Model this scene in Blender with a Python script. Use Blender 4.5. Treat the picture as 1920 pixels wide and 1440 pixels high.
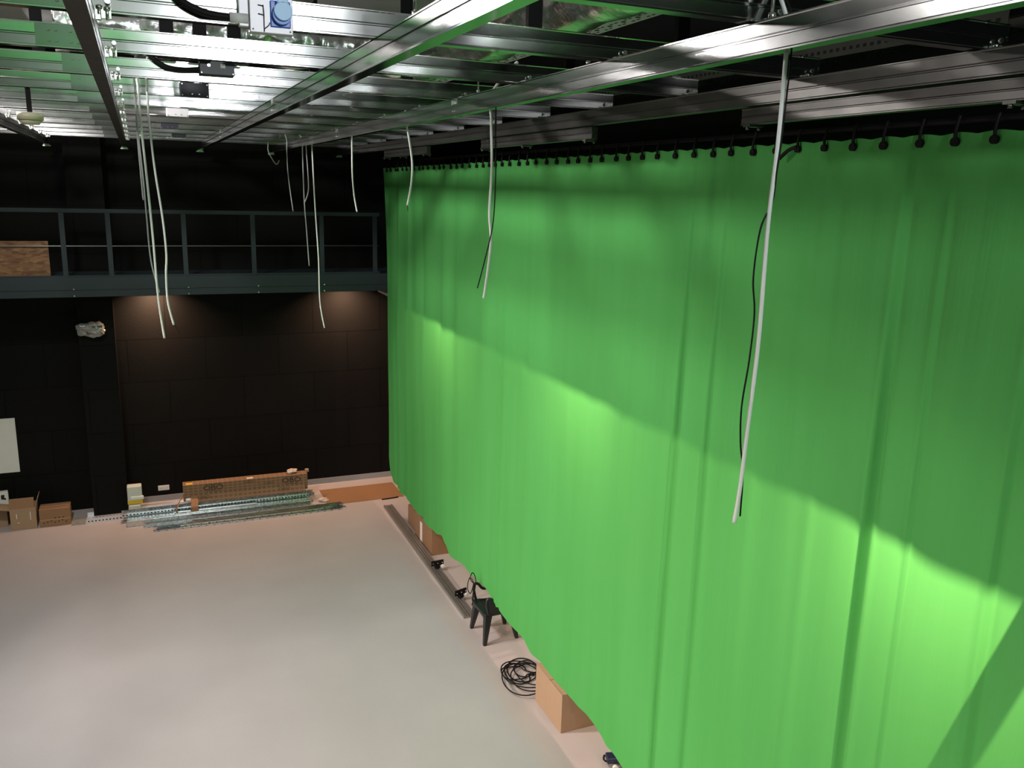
import bpy, bmesh, math, random
from mathutils import Vector, Matrix, noise
for o in list(bpy.data.objects): bpy.data.objects.remove(o, do_unlink=True)
scene = bpy.context.scene
C = scene.collection
random.seed(7)
EYE = 5.7           # eye height above the studio floor, camera stands on a gallery

# ------------------------------------------------------------------ camera
def make_camera():
    f_px, yaw, pitch, roll = 1608.23, 0.40953, 0.222724, 0.0262581
    f = Vector((math.sin(yaw)*math.cos(pitch), math.cos(yaw)*math.cos(pitch), -math.sin(pitch)))
    r = Vector((math.cos(yaw), -math.sin(yaw), 0)); u = r.cross(f)
    r2 = r*math.cos(roll)+u*math.sin(roll); u2 = -r*math.sin(roll)+u*math.cos(roll)
    cd = bpy.data.cameras.new('camera'); cam = bpy.data.objects.new('camera', cd); C.objects.link(cam)
    cd.sensor_width = 36; cd.sensor_fit = 'HORIZONTAL'; cd.lens = f_px/1920*36; cd.clip_start = 0.05
    m = Matrix(((r2.x, u2.x, -f.x, 0), (r2.y, u2.y, -f.y, 0), (r2.z, u2.z, -f.z, EYE), (0, 0, 0, 1)))
    cam.matrix_world = m
    scene.camera = cam
make_camera()

# ------------------------------------------------------------------ world, exposure, lights
w = bpy.data.worlds.new('world'); scene.world = w; w.use_nodes = True
w.node_tree.nodes['Background'].inputs[0].default_value = (0.8, 0.85, 1, 1)
w.node_tree.nodes['Background'].inputs[1].default_value = 0.0
scene.view_settings.view_transform = 'Standard'; scene.view_settings.look = 'None'
scene.view_settings.gamma = 1; scene.view_settings.exposure = 0.0
scene.view_settings.use_curve_mapping = False

def area_light(loc, target, sx, sy, power, col, name='lamp_light', spread=180):
    ld = bpy.data.lights.new(name, 'AREA'); ld.shape = 'RECTANGLE'; ld.size = sx; ld.size_y = sy
    ld.energy = power; ld.color = col; ld.spread = math.radians(spread)
    o = bpy.data.objects.new(name, ld); C.objects.link(o); o.location = loc
    o.rotation_euler = (Vector(target)-Vector(loc)).to_track_quat('-Z', 'Y').to_euler()
    return o
COOL = (0.93, 0.97, 1.0); WARM = (1.0, 0.80, 0.60); NEUT = (1.0, 0.93, 0.86)
def point_light(loc, power, col, radius=.05, name='lamp_light'):
    ld = bpy.data.lights.new(name, 'POINT'); ld.energy = power; ld.color = col; ld.shadow_soft_size = radius
    o = bpy.data.objects.new(name, ld); C.objects.link(o); o.location = loc; return o
KEY = (1.3, -2.5, EYE+1.7)
# A: work light behind the camera
area_light(KEY, (1.4, 9, 6.6), 0.9, 0.4, 150, COOL, 'work_light')
# B: row of lamps under the left gallery (out of frame)
for y, p in ((-1.0, 90), (3.2, 85), (7.6, 5), (12.1, 2)):
    area_light((-4.9, y, 3.95), (-3.5, y, 0), 0.5, 0.5, p, (1, .88, .78), 'gallery_lamp')
for y, p in ((1.0, 50), (5.5, 120), (10.0, 80)):  # fill added to brighten the lower cloth, no known lamps
    area_light((-4.9, y, 3.95), (3.85, y, 1.0), 0.4, 0.4, p, (1, .84, .70), 'cloth_fill', 75)
# C: lamps under the right gallery, behind the cloth
for y, p in ((-1.0, 190), (3.06, 205), (7.15, 126), (11.4, 118)):
    point_light((4.75, y, 4.07), p, (1.0, .68, .48))
# D: lamps under the back gallery
for x, y in ((0.15, 15.72), (3.45, 15.62)):
    area_light((x, y, 3.97), (x, y+1.0, 0), 0.16, 0.16, 55, (1.0, .60, .38), 'gallery_lamp', 130)
# F: ceiling lamp over the left bays
for y, p in ((4.8, 75), (8.9, 400), (13.5, 25)):
    area_light((-1.6, y, 7.5), (.5, y, 4), .7, .7, p, (1, .96, .93), 'ceiling_lamp')
# G: added fill on the near-wall cloth, to green the grid reflections
area_light((-.5, -1.2, 7.3), (-0.5, -3.8, 6.8), .4, .4, 65, COOL, 'ceiling_lamp', 110)  # added fill for the near-wall cloth, not a ceiling lamp

# ------------------------------------------------------------------ materials
MATS = {}
def mat(name, col, rough=0.6, metal=0.0, spec=0.5, noise_amt=0.0, noise_scale=8.0, stretch=(1, 1, 1), bump=0.0, bump_scale=60, rvar=0.0, sheen=0.0):
    if name in MATS: return MATS[name]
    m = bpy.data.materials.new(name); m.use_nodes = True; n = m.node_tree.nodes; l = m.node_tree.links
    b = n['Principled BSDF']; b.inputs['Roughness'].default_value = rough; b.inputs['Metallic'].default_value = metal
    b.inputs['Specular IOR Level'].default_value = spec
    b.inputs['Base Color'].default_value = (*col, 1)
    tc = n.new('ShaderNodeTexCoord'); mp = n.new('ShaderNodeMapping'); mp.inputs['Scale'].default_value = stretch
    l.new(tc.outputs['Object'], mp.inputs['Vector'])
    if noise_amt > 0:
        nz = n.new('ShaderNodeTexNoise'); nz.inputs['Scale'].default_value = noise_scale; nz.inputs['Detail'].default_value = 6
        l.new(mp.outputs[0], nz.inputs['Vector'])
        mx = n.new('ShaderNodeMix'); mx.data_type = 'RGBA'
        mx.inputs[6].default_value = (*[c*(1-noise_amt) for c in col], 1)
        mx.inputs[7].default_value = (*[min(1, c*(1+noise_amt)) for c in col], 1)
        l.new(nz.outputs['Fac'], mx.inputs[0]); l.new(mx.outputs[2], b.inputs['Base Color'])
    if bump > 0 or rvar > 0:
        n2 = n.new('ShaderNodeTexNoise'); n2.inputs['Scale'].default_value = bump_scale; n2.inputs['Detail'].default_value = 4
        l.new(mp.outputs[0], n2.inputs['Vector'])
        if bump > 0:
            bp = n.new('ShaderNodeBump'); bp.inputs['Strength'].default_value = bump; bp.inputs['Distance'].default_value = 0.01
            l.new(n2.outputs['Fac'], bp.inputs['Height']); l.new(bp.outputs[0], b.inputs['Normal'])
        if rvar > 0:
            mr = n.new('ShaderNodeMapRange'); mr.inputs['To Min'].default_value = rough-rvar; mr.inputs['To Max'].default_value = rough+rvar
            l.new(n2.outputs['Fac'], mr.inputs['Value']); l.new(mr.outputs[0], b.inputs['Roughness'])
    MATS[name] = m
    return m

def cloth_material():
    m = bpy.data.materials.new('green_cloth'); m.use_nodes = True; n = m.node_tree.nodes; l = m.node_tree.links
    n.remove(n['Principled BSDF']); out = n['Material Output']
    tc = n.new('ShaderNodeTexCoord'); mp = n.new('ShaderNodeMapping'); mp.inputs['Scale'].default_value = (1, 1.6, 0.12)
    l.new(tc.outputs['Object'], mp.inputs['Vector'])
    nz = n.new('ShaderNodeTexNoise'); nz.inputs['Scale'].default_value = 3; nz.inputs['Detail'].default_value = 7
    l.new(mp.outputs[0], nz.inputs['Vector'])
    mx = n.new('ShaderNodeMix'); mx.data_type = 'RGBA'
    mx.inputs[6].default_value = (0.105, 0.47, 0.115, 1); mx.inputs[7].default_value = (0.135, 0.54, 0.15, 1)
    l.new(nz.outputs['Fac'], mx.inputs[0])
    wv = n.new('ShaderNodeTexNoise'); wv.inputs['Scale'].default_value = 260; l.new(tc.outputs['Object'], wv.inputs['Vector'])
    mp2 = n.new('ShaderNodeMapping'); mp2.inputs['Scale'].default_value = (1, 9, 0.35); l.new(tc.outputs['Object'], mp2.inputs['Vector'])
    cr = n.new('ShaderNodeTexNoise'); cr.inputs['Scale'].default_value = 2.2; cr.inputs['Detail'].default_value = 3; l.new(mp2.outputs[0], cr.inputs['Vector'])
    ad = n.new('ShaderNodeMath'); ad.operation = 'MULTIPLY_ADD'; ad.inputs[1].default_value = 0.03
    l.new(wv.outputs['Fac'], ad.inputs[0]); l.new(cr.outputs['Fac'], ad.inputs[2])
    bp = n.new('ShaderNodeBump'); bp.inputs['Strength'].default_value = 0.35; bp.inputs['Distance'].default_value = 0.02
    l.new(ad.outputs[0], bp.inputs['Height'])
    d = n.new('ShaderNodeBsdfDiffuse'); t = n.new('ShaderNodeBsdfTranslucent')
    l.new(mx.outputs[2], d.inputs['Color']); l.new(mx.outputs[2], t.inputs['Color']); l.new(bp.outputs[0], d.inputs['Normal'])
    ms = n.new('ShaderNodeMixShader'); ms.inputs[0].default_value = 0.42
    l.new(d.outputs[0], ms.inputs[1]); l.new(t.outputs[0], ms.inputs[2]); l.new(ms.outputs[0], out.inputs['Surface'])
    return m

def floor_material():
    m = bpy.data.materials.new('studio_floor'); m.use_nodes = True; n = m.node_tree.nodes; l = m.node_tree.links
    b = n['Principled BSDF']; b.inputs['Roughness'].default_value = 0.55; b.inputs['Specular IOR Level'].default_value = 0.3
    g = n.new('ShaderNodeNewGeometry'); sp = n.new('ShaderNodeSeparateXYZ'); l.new(g.outputs['Position'], sp.inputs[0])
    nz = n.new('ShaderNodeTexNoise'); nz.inputs['Scale'].default_value = 1.3; nz.inputs['Detail'].default_value = 5
    l.new(g.outputs['Position'], nz.inputs['Vector'])
    # pink near the cloth and back paints in warm lamp light, grey elsewhere
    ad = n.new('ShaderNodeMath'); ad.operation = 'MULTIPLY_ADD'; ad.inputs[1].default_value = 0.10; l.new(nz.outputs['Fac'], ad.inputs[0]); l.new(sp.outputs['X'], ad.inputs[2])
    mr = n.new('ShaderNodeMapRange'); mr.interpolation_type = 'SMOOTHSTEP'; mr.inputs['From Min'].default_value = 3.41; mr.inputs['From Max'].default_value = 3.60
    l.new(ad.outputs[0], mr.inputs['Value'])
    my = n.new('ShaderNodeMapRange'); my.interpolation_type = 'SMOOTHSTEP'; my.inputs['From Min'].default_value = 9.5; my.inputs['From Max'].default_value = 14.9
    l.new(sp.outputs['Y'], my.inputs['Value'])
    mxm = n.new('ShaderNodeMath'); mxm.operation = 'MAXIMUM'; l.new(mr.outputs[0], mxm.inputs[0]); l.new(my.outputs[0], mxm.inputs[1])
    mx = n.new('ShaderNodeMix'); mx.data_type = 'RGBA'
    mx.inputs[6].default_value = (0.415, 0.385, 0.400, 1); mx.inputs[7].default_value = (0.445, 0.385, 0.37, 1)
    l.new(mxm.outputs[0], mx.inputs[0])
    n2 = n.new('ShaderNodeTexNoise'); n2.inputs['Scale'].default_value = 90; n2.inputs['Detail'].default_value = 3; l.new(g.outputs['Position'], n2.inputs['Vector'])
    n3 = n.new('ShaderNodeTexNoise'); n3.inputs['Scale'].default_value = 0.9; n3.inputs['Detail'].default_value = 5; l.new(g.outputs['Position'], n3.inputs['Vector'])
    am = n.new('ShaderNodeMath'); am.operation = 'ADD'; l.new(n2.outputs['Fac'], am.inputs[0]); l.new(n3.outputs['Fac'], am.inputs[1])
    mr3 = n.new('ShaderNodeMapRange'); mr3.inputs['From Min'].default_value = 0.6; mr3.inputs['From Max'].default_value = 1.4; mr3.inputs['To Min'].default_value = 0.90; mr3.inputs['To Max'].default_value = 1.08
    l.new(am.outputs[0], mr3.inputs['Value'])
    mu = n.new('ShaderNodeMix'); mu.data_type = 'RGBA'; mu.blend_type = 'MULTIPLY'; mu.inputs[0].default_value = 1
    l.new(mx.outputs[2], mu.inputs[6]); l.new(mr3.outputs[0], mu.inputs[7]); l.new(mu.outputs[2], b.inputs['Base Color'])
    return m

def panel_wall_material():
    m = bpy.data.materials.new('black_wall_panels'); m.use_nodes = True; n = m.node_tree.nodes; l = m.node_tree.links
    b = n['Principled BSDF']; b.inputs['Roughness'].default_value = 0.7; b.inputs['Specular IOR Level'].default_value = 0.12
    g = n.new('ShaderNodeNewGeometry'); sp = n.new('ShaderNodeSeparateXYZ'); l.new(g.outputs['Position'], sp.inputs[0])
    cb = n.new('ShaderNodeCombineXYZ'); l.new(sp.outputs['X'], cb.inputs[0]); l.new(sp.outputs['Z'], cb.inputs[1])
    br = n.new('ShaderNodeTexBrick'); br.inputs['Scale'].default_value = 1.0
    br.inputs['Brick Width'].default_value = 1.28; br.inputs['Row Height'].default_value = 0.76; br.inputs['Mortar Size'].default_value = 0.009
    br.inputs['Color1'].default_value = (0.0042, 0.0040, 0.0038, 1); br.inputs['Color2'].default_value = (0.0052, 0.0049, 0.0046, 1); br.inputs['Mortar'].default_value = (0.0012, 0.0012, 0.0012, 1)
    mo = n.new('ShaderNodeMapping'); mo.inputs['Location'].default_value = (0.32, 0.05, 0); l.new(cb.outputs[0], mo.inputs['Vector']); l.new(mo.outputs[0], br.inputs['Vector'])
    l.new(br.outputs['Color'], b.inputs['Base Color'])
    nz = n.new('ShaderNodeTexNoise'); nz.inputs['Scale'].default_value = 40; l.new(g.outputs['Position'], nz.inputs['Vector'])
    bp = n.new('ShaderNodeBump'); bp.inputs['Strength'].default_value = 0.25; bp.inputs['Distance'].default_value = 0.01; l.new(nz.outputs['Fac'], bp.inputs['Height']); l.new(bp.outputs[0], b.inputs['Normal'])
    return m

def obo_material():   # kraft carton printed with a darker grid of small squares
    m = bpy.data.materials.new('printed_kraft'); m.use_nodes = True; n = m.node_tree.nodes; l = m.node_tree.links
    b = n['Principled BSDF']; b.inputs['Roughness'].default_value = 0.75
    tc = n.new('ShaderNodeTexCoord'); sp = n.new('ShaderNodeSeparateXYZ'); l.new(tc.outputs['Object'], sp.inputs[0])
    cb = n.new('ShaderNodeCombineXYZ'); l.new(sp.outputs['X'], cb.inputs[0])
    az = n.new('ShaderNodeMath'); az.operation = 'SUBTRACT'; l.new(sp.outputs['Z'], az.inputs[0]); l.new(sp.outputs['Y'], az.inputs[1]); l.new(az.outputs[0], cb.inputs[1])
    br = n.new('ShaderNodeTexBrick'); br.offset = 0; br.inputs['Scale'].default_value = 1
    br.inputs['Brick Width'].default_value = 0.083; br.inputs['Row Height'].default_value = 0.05; br.inputs['Mortar Size'].default_value = 0.012
    br.inputs['Color1'].default_value = (0.155, 0.085, 0.042, 1); br.inputs['Color2'].default_value = (0.175, 0.098, 0.05, 1); br.inputs['Mortar'].default_value = (0.26, 0.145, 0.078, 1)
    l.new(cb.outputs[0], br.inputs['Vector']); l.new(br.outputs['Color'], b.inputs['Base Color'])
    return m

def osb_material():
    m = bpy.data.materials.new('strand_board'); m.use_nodes = True; n = m.node_tree.nodes; l = m.node_tree.links
    b = n['Principled BSDF']; b.inputs['Roughness'].default_value = 0.7
    tc = n.new('ShaderNodeTexCoord'); v = n.new('ShaderNodeTexVoronoi'); v.inputs['Scale'].default_value = 22
    mp = n.new('ShaderNodeMapping'); mp.inputs['Scale'].default_value = (0.55, 1, 1.5); mp.inputs['Rotation'].default_value = (0, 0.5, 0)
    l.new(tc.outputs['Object'], mp.inputs['Vector']); l.new(mp.outputs[0], v.inputs['Vector'])
    r = n.new('ShaderNodeValToRGB'); r.color_ramp.elements[0].color = (0.085, 0.030, 0.010, 1); r.color_ramp.elements[1].color = (0.25, 0.13, 0.055, 1)
    l.new(v.outputs['Color'], r.inputs[0]); l.new(r.outputs[0], b.inputs['Base Color'])
    return m

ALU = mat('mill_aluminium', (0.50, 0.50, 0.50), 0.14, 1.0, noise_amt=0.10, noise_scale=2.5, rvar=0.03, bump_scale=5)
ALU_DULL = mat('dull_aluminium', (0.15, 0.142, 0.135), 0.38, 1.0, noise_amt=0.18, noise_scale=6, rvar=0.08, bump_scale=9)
STEEL = mat('bright_zinc', (0.78, 0.78, 0.76), 0.25, 1.0)
ALU_DARK = mat('plate_aluminium', (0.30, 0.30, 0.30), 0.15, 1.0)
GALV = mat('galvanised_steel', (0.66, 0.70, 0.72), 0.26, 1.0, noise_amt=0.2, noise_scale=14, rvar=0.1, bump_scale=20)
WHITE_TRAY = mat('pale_zinc_tray', (0.72, 0.72, 0.76), 0.45, 0.5, noise_amt=0.08)
BLACK_HOLE = mat('punched_hole', (0.008, 0.008, 0.008), 0.9)
FOIL = mat('foil_wrap', (0.80, 0.80, 0.80), 0.24, 1.0, noise_amt=0.12, noise_scale=5, bump=0.9, bump_scale=9)
BLACK_STEEL = mat('black_painted_steel', (0.004, 0.004, 0.0045), 0.6, spec=0.15)
BLACK_WALL = mat('black_paint', (0.003, 0.0032, 0.0032), 0.8, spec=0.1)
CEIL = mat('slab', (0.42, 0.42, 0.41), 0.9, noise_amt=0.2, noise_scale=2)
GALLERY = mat('slate_paint', (0.024, 0.036, 0.040), 0.55, spec=0.3, noise_amt=0.1, noise_scale=3)
BASEB = mat('grey_skirting', (0.26, 0.26, 0.27), 0.6)
CARD = mat('kraft_card', (0.35, 0.225, 0.140), 0.8, noise_amt=0.08, noise_scale=14)
CARD_DARK = mat('kraft_card_inside', (0.27, 0.145, 0.075), 0.85, noise_amt=0.08, noise_scale=10)
TAPE = mat('packing_tape', (0.42, 0.24, 0.12), 0.3, noise_amt=0.05)
WHITE = mat('white_plastic', (0.70, 0.70, 0.68), 0.45)
PAPER = mat('white_paper', (0.74, 0.71, 0.66), 0.8, noise_amt=0.03)
CABLE_W = mat('pale_grey_cable_sheath', (0.72, 0.74, 0.72), 0.4)
CABLE_G = mat('grey_cable_sheath', (0.36, 0.38, 0.38), 0.5)
CABLE_B = mat('black_rubber', (0.005, 0.005, 0.005), 0.6, spec=0.2)
BOXMETAL = mat('grey_box_enamel', (0.62, 0.60, 0.64), 0.4, 0.2)
BOXBLACK = mat('dark_blue_black_enamel', (0.012, 0.012, 0.022), 0.4)
BLUE = mat('blue_socket_plastic', (0.02, 0.13, 0.62), 0.35)
BLUE_L = mat('pale_blue_lid_plastic', (0.22, 0.50, 0.85), 0.35)
ORANGE = mat('red_brown_fire_collar', (0.20, 0.035, 0.015), 0.6)
CREAM = mat('cream_plastic', (0.50, 0.48, 0.34), 0.5)
CHAIRM = mat('dark_green_black_plastic', (0.010, 0.014, 0.013), 0.4)
YELLOW = mat('yellow_label', (0.72, 0.47, 0.02), 0.5)
TRANSL = mat('milky_plastic', (0.60, 0.61, 0.54), 0.35, noise_amt=0.08)
FILM = mat('crumpled_clear_film', (0.28, 0.28, 0.26), 0.22, 0.0, spec=1.0, noise_amt=0.35, noise_scale=16, bump=0.8, bump_scale=25)
NAVY = mat('navy_enamel', (0.010, 0.016, 0.045), 0.4)
INK = mat('black_ink', (0.015, 0.012, 0.01), 0.8)
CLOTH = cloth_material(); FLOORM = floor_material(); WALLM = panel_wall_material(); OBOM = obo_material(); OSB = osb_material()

# ------------------------------------------------------------------ helpers
def box(bm, x0, x1, y0, y1, z0, z1, mi=0):
    v = [bm.verts.new((x, y, z)) for x in (x0, x1) for y in (y0, y1) for z in (z0, z1)]
    for q in ((0, 1, 3, 2), (4, 6, 7, 5), (0, 4, 5, 1), (2, 3, 7, 6), (0, 2, 6, 4), (1, 5, 7, 3)):
        f = bm.faces.new([v[i] for i in q]); f.material_index = mi
    return v
def prism(bm, pts, axis, a0, a1, mi=0):
    """extrude a closed 2D outline along an axis; outline is (u,v): axis X -> (y,z), Y -> (x,z), Z -> (x,y)"""
    def P(u, v, a): return {'X': (a, u, v), 'Y': (u, a, v), 'Z': (u, v, a)}[axis]
    A = [bm.verts.new(P(u, v, a0)) for u, v in pts]; B = [bm.verts.new(P(u, v, a1)) for u, v in pts]
    n = len(pts); fs = []
    for i in range(n): fs.append(bm.faces.new((A[i], A[(i+1) % n], B[(i+1) % n], B[i])))
    fs.append(bm.faces.new(A[::-1])); fs.append(bm.faces.new(B))
    for f in fs: f.material_index = mi
def cyl(bm, c, axis, r, h, n=16, mi=0, r2=None):
    r2 = r if r2 is None else r2
    cx, cy, cz = c; A = []; B = []
    for i in range(n):
        a = 2*math.pi*i/n; ca, sa = math.cos(a), math.sin(a)
        if axis == 'X': A.append((cx-h/2, cy+r*ca, cz+r*sa)); B.append((cx+h/2, cy+r2*ca, cz+r2*sa))
        if axis == 'Y': A.append((cx+r*ca, cy-h/2, cz+r*sa)); B.append((cx+r2*ca, cy+h/2, cz+r2*sa))
        if axis == 'Z': A.append((cx+r*ca, cy+r*sa, cz-h/2)); B.append((cx+r2*ca, cy+r2*sa, cz+h/2))
    A = [bm.verts.new(p) for p in A]; B = [bm.verts.new(p) for p in B]
    for i in range(n):
        f = bm.faces.new((A[i], A[(i+1) % n], B[(i+1) % n], B[i])); f.material_index = mi; f.smooth = True
    for ring in (A, B):
        f = bm.faces.new(ring); f.material_index = mi
def smooth_pts(pts, sub=6):
    P = [Vector(p) for p in pts]
    if len(P) < 3: return P
    out = []
    for i in range(len(P)-1):
        p0 = P[max(i-1, 0)]; p1 = P[i]; p2 = P[i+1]; p3 = P[min(i+2, len(P)-1)]
        for k in range(sub):
            t = k/sub
            out.append(0.5*((2*p1)+(p2-p0)*t+(2*p0-5*p1+4*p2-p3)*t*t+(3*p1-p0-3*p2+p3)*t**3))
    out.append(P[-1]); return out
def tube(bm, pts, r, n=8, sub=6, mi=0, ribs=0):
    P = smooth_pts(pts, sub); rings = []
    up = Vector((0.13, 0.31, 0.94)).normalized()
    for i, p in enumerate(P):
        d = (P[min(i+1, len(P)-1)]-P[max(i-1, 0)]).normalized()
        a = d.cross(up)
        if a.length < 0.05: a = d.cross(Vector((1, 0, 0)))
        a.normalize(); b = d.cross(a); rr = r*(1+(0.12 if (ribs and i % 2) else 0))
        rings.append([bm.verts.new(p+a*rr*math.cos(2*math.pi*k/n)+b*rr*math.sin(2*math.pi*k/n)) for k in range(n)])
    for i in range(len(rings)-1):
        for k in range(n):
            f = bm.faces.new((rings[i][k], rings[i][(k+1) % n], rings[i+1][(k+1) % n], rings[i+1][k])); f.smooth = True; f.material_index = mi
    f = bm.faces.new(rings[0][::-1]); f.material_index = mi; f = bm.faces.new(rings[-1]); f.material_index = mi
def ribbon(bm, pts, half, th):
    P = [Vector(p) for p in pts]; rows = []
    for i, p in enumerate(P):
        d = (P[min(i+1, len(P)-1)]-P[max(i-1, 0)]).normalized(); n = d.cross(half).normalized()*th/2
        rows.append([bm.verts.new(q) for q in (p-half-n, p+half-n, p+half+n, p-half+n)])
    for a, b in zip(rows, rows[1:]):
        for k in range(4): bm.faces.new((a[k], a[(k+1) % 4], b[(k+1) % 4], b[k]))
    bm.faces.new(rows[0][::-1]); bm.faces.new(rows[-1])
def obj(name, bm, mats, parent=None, bevel=0.0):
    bmesh.ops.recalc_face_normals(bm, faces=bm.faces)
    me = bpy.data.meshes.new(name); bm.to_mesh(me); bm.free()
    for m in (mats if isinstance(mats, (list, tuple)) else [mats]): me.materials.append(m)
    o = bpy.data.objects.new(name, me); C.objects.link(o)
    if parent is not None:
        o.parent = parent
    if bevel:
        md = o.modifiers.new('bevel', 'BEVEL'); md.width = bevel; md.segments = 2; md.limit_method = 'ANGLE'
    return o
def tag(o, label, cat, group=None, kind=None):
    o['label'] = label; o['category'] = cat
    if group: o['group'] = group
    if kind: o['kind'] = kind
    return o
def thing(name, label, cat, loc=(0, 0, 0), rz=0, group=None):
    o = bpy.data.objects.new(name, None); C.objects.link(o); o.location = loc; o.rotation_euler = (0, 0, rz); o.empty_display_size = .1
    return tag(o, label, cat, group)
def struct(name, bm, m, bevel=0):
    o = obj(name, bm, m, None, bevel); o['kind'] = 'structure'; return o
def BM(): return bmesh.new()
def one(fn, *a, **k):
    b = BM(); fn(b, *a, **k); return b

# ------------------------------------------------------------------ room
XL, XR, YB, YF, ZC = -6.2, 5.6, 16.07, -4.0, 7.75
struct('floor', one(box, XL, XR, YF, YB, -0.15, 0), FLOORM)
struct('wall_back', one(box, XL, XR, YB, YB+.2, 0, ZC), WALLM)
struct('wall_left', one(box, XL-.2, XL, YF, YB, 0, ZC), BLACK_WALL)
struct('wall_right', one(box, XR, XR+.2, YF, YB, 0, ZC), BLACK_WALL)
struct('wall_front', one(box, XL, XR, YF-.2, YF, 0, ZC), BLACK_WALL)
struct('ceiling', one(box, XL, XR, YF, YB, ZC, ZC+.2), CEIL)
struct('baseboard_back', one(box, -0.47, XR, YB-.02, YB, 0, 0.105), BASEB)
struct('wall_pillar', one(box, -1.03, -0.485, YB-.42, YB, 0, ZC), WALLM)

# galleries
def gallery(name, label, parts):
    g = thing(name, label, 'walkway')
    for n, b, m in parts:
        for k in b:
            bm = BM(); box(bm, *k); obj(n, bm, m, g)
    return g
g = thing('gallery_walkway', 'slate grey steel walkway crossing the black back wall', 'walkway')
obj('deck', one(box, XL+.02, 4.2, 14.68, YB-.43, 4.17, 4.225), GALLERY, g)
b = BM(); box(b, XL+.02, 4.2, 14.62, 14.68, 4.035, 4.225); obj('edge_beam', b, GALLERY, g, 0.004)
b = BM(); box(b, XL+.02, 4.2, 14.630, 14.70, 3.925, 4.033); obj('lower_beam', b, GALLERY, g, 0.004)
for x in (-1.02, 0.62, 1.70, 2.78):
    b = BM(); cyl(b, (x+.05, 14.618, 4.05), 'Y', .012, .02, 10); obj('bolt', b, STEEL, g); b = BM(); cyl(b, (x+.05, 14.626, 3.945), 'Y', .012, .02, 10); obj('bolt', b, STEEL, g)
g2 = thing('gallery_walkway', 'steel side walkway hidden behind the green cloth', 'walkway')
obj('deck', one(box, 4.31, XR-.02, YF+.02, YB-.02, 4.20, 4.24), BLACK_STEEL, g2)
obj('edge_beam', one(box, 4.25, 4.31, YF+.02, YB-.02, 3.93, 4.20), GALLERY, g2)
g3 = thing('gallery_walkway', 'steel side walkway along the left wall', 'walkway')
obj('deck', one(box, XL+.02, -5.1, -3.55, 14.58, 4.20, 4.24), BLACK_STEEL, g3)
obj('edge_beam', one(box, -5.16, -5.10, -3.55, 14.58, 4.0, 4.20), GALLERY, g3)
g4 = thing('gallery_walkway', 'steel walkway at the near end where the photographer stands', 'walkway')
obj('deck', one(box, -5.0, 3.7, -3.6, 0.45, 4.16, 4.22), BLACK_STEEL, g4)
# guard rail on the back gallery
gr = thing('guardrail', 'slate grey steel guardrail along the back walkway', 'railing', (0, 14.66, 4.225))
obj('handrail', one(box, XL+.02, 3.80, -.025, .025, .97, 1.03), GALLERY, gr, .004)
obj('mid_rail', one(cyl, ((XL+3.80)/2, 0, .473), 'X', .009, 3.80-XL, 10), mat('grey_rod', (0.20, 0.22, 0.22), 0.35, 0.6), gr)
obj('toe_board', one(box, XL+.02, 3.80, -.012, .012, 0, .03), GALLERY, gr)
for x in (-5.3, -4.2, -3.1, -2.1, -1.06, -0.43, 0.65, 1.70, 2.81, 3.72):
    obj('post', one(box, x-.035, x+.035, -.02, .02, 0, .97), GALLERY, gr)
o = obj('chipboard_sheet', one(box, -2.55, -1.27, 0, .02, 0, .535), OSB)
o.location = (0, 14.70, 4.235); o.rotation_euler = (math.radians(-1), 0, 0)
tag(o, 'brown strand board sheet standing on the back walkway behind the guardrail', 'board')

# luminaires under the back gallery
for i, (x, y) in enumerate(((0.15, 15.72), (3.45, 15.62))):
    t = thing('ceiling_lamp', ('small round lamp under the back walkway, the one nearer the black pillar', 'small round lamp under the back walkway near the green cloth')[i], 'lamp', (x, y, 4.16))
    obj('housing', one(cyl, (0, 0, -.06), 'Z', .09, .12, 20), GALLERY, t)
    obj('mounting_ring', one(cyl, (0, 0, -.005), 'Z', .11, .01, 20), STEEL, t)
o = obj('ledge_strip', one(box, 4.12, 4.24, 15.25, 16.05, 3.735, 3.775), WHITE)  # white box standing in for the lamp-lit edge below the side walkway
tag(o, 'white ledge strip peeking past the far edge of the green cloth', 'duct')  # white strip standing in for the walkway edge, not a duct

# ------------------------------------------------------------------ aluminium grid
def rail_profile(w, h):
    a, t = w/2, h
    R = [(a+.004, 0), (a+.004, .05*t), (a, .09*t), (a-.001, .44*t), (a-.007, .48*t), (a-.007, .52*t), (a-.001, .56*t), (a, .93*t), (a+.003, .96*t), (a+.003, t)]
    L = [(-u, v) for u, v in R[::-1]]
    return R + L
ZR = EYE+.5
rail_x = (-1.22, -0.13, 1.0, 2.13, 3.28)
rail_lab = ('first long rail at far left of the ceiling grid, mostly in shadow', 'second long rail of the ceiling grid, dull grey, left of the socket boxes',
            'third long rail, brightly lit with white glare, crossing the ceiling grid', 'fourth long rail, running over the tops of the single hanging cables',
            'fifth long rail of the ceiling grid, nearest the green cloth')
jy = [2.75+1.115*k for k in range(12)]
HANG = {1: [(2.6), (4.5)], 2: [3.3, 6.2], 3: [2.66, 4.05, 5.6], 4: [5.0]}
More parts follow.
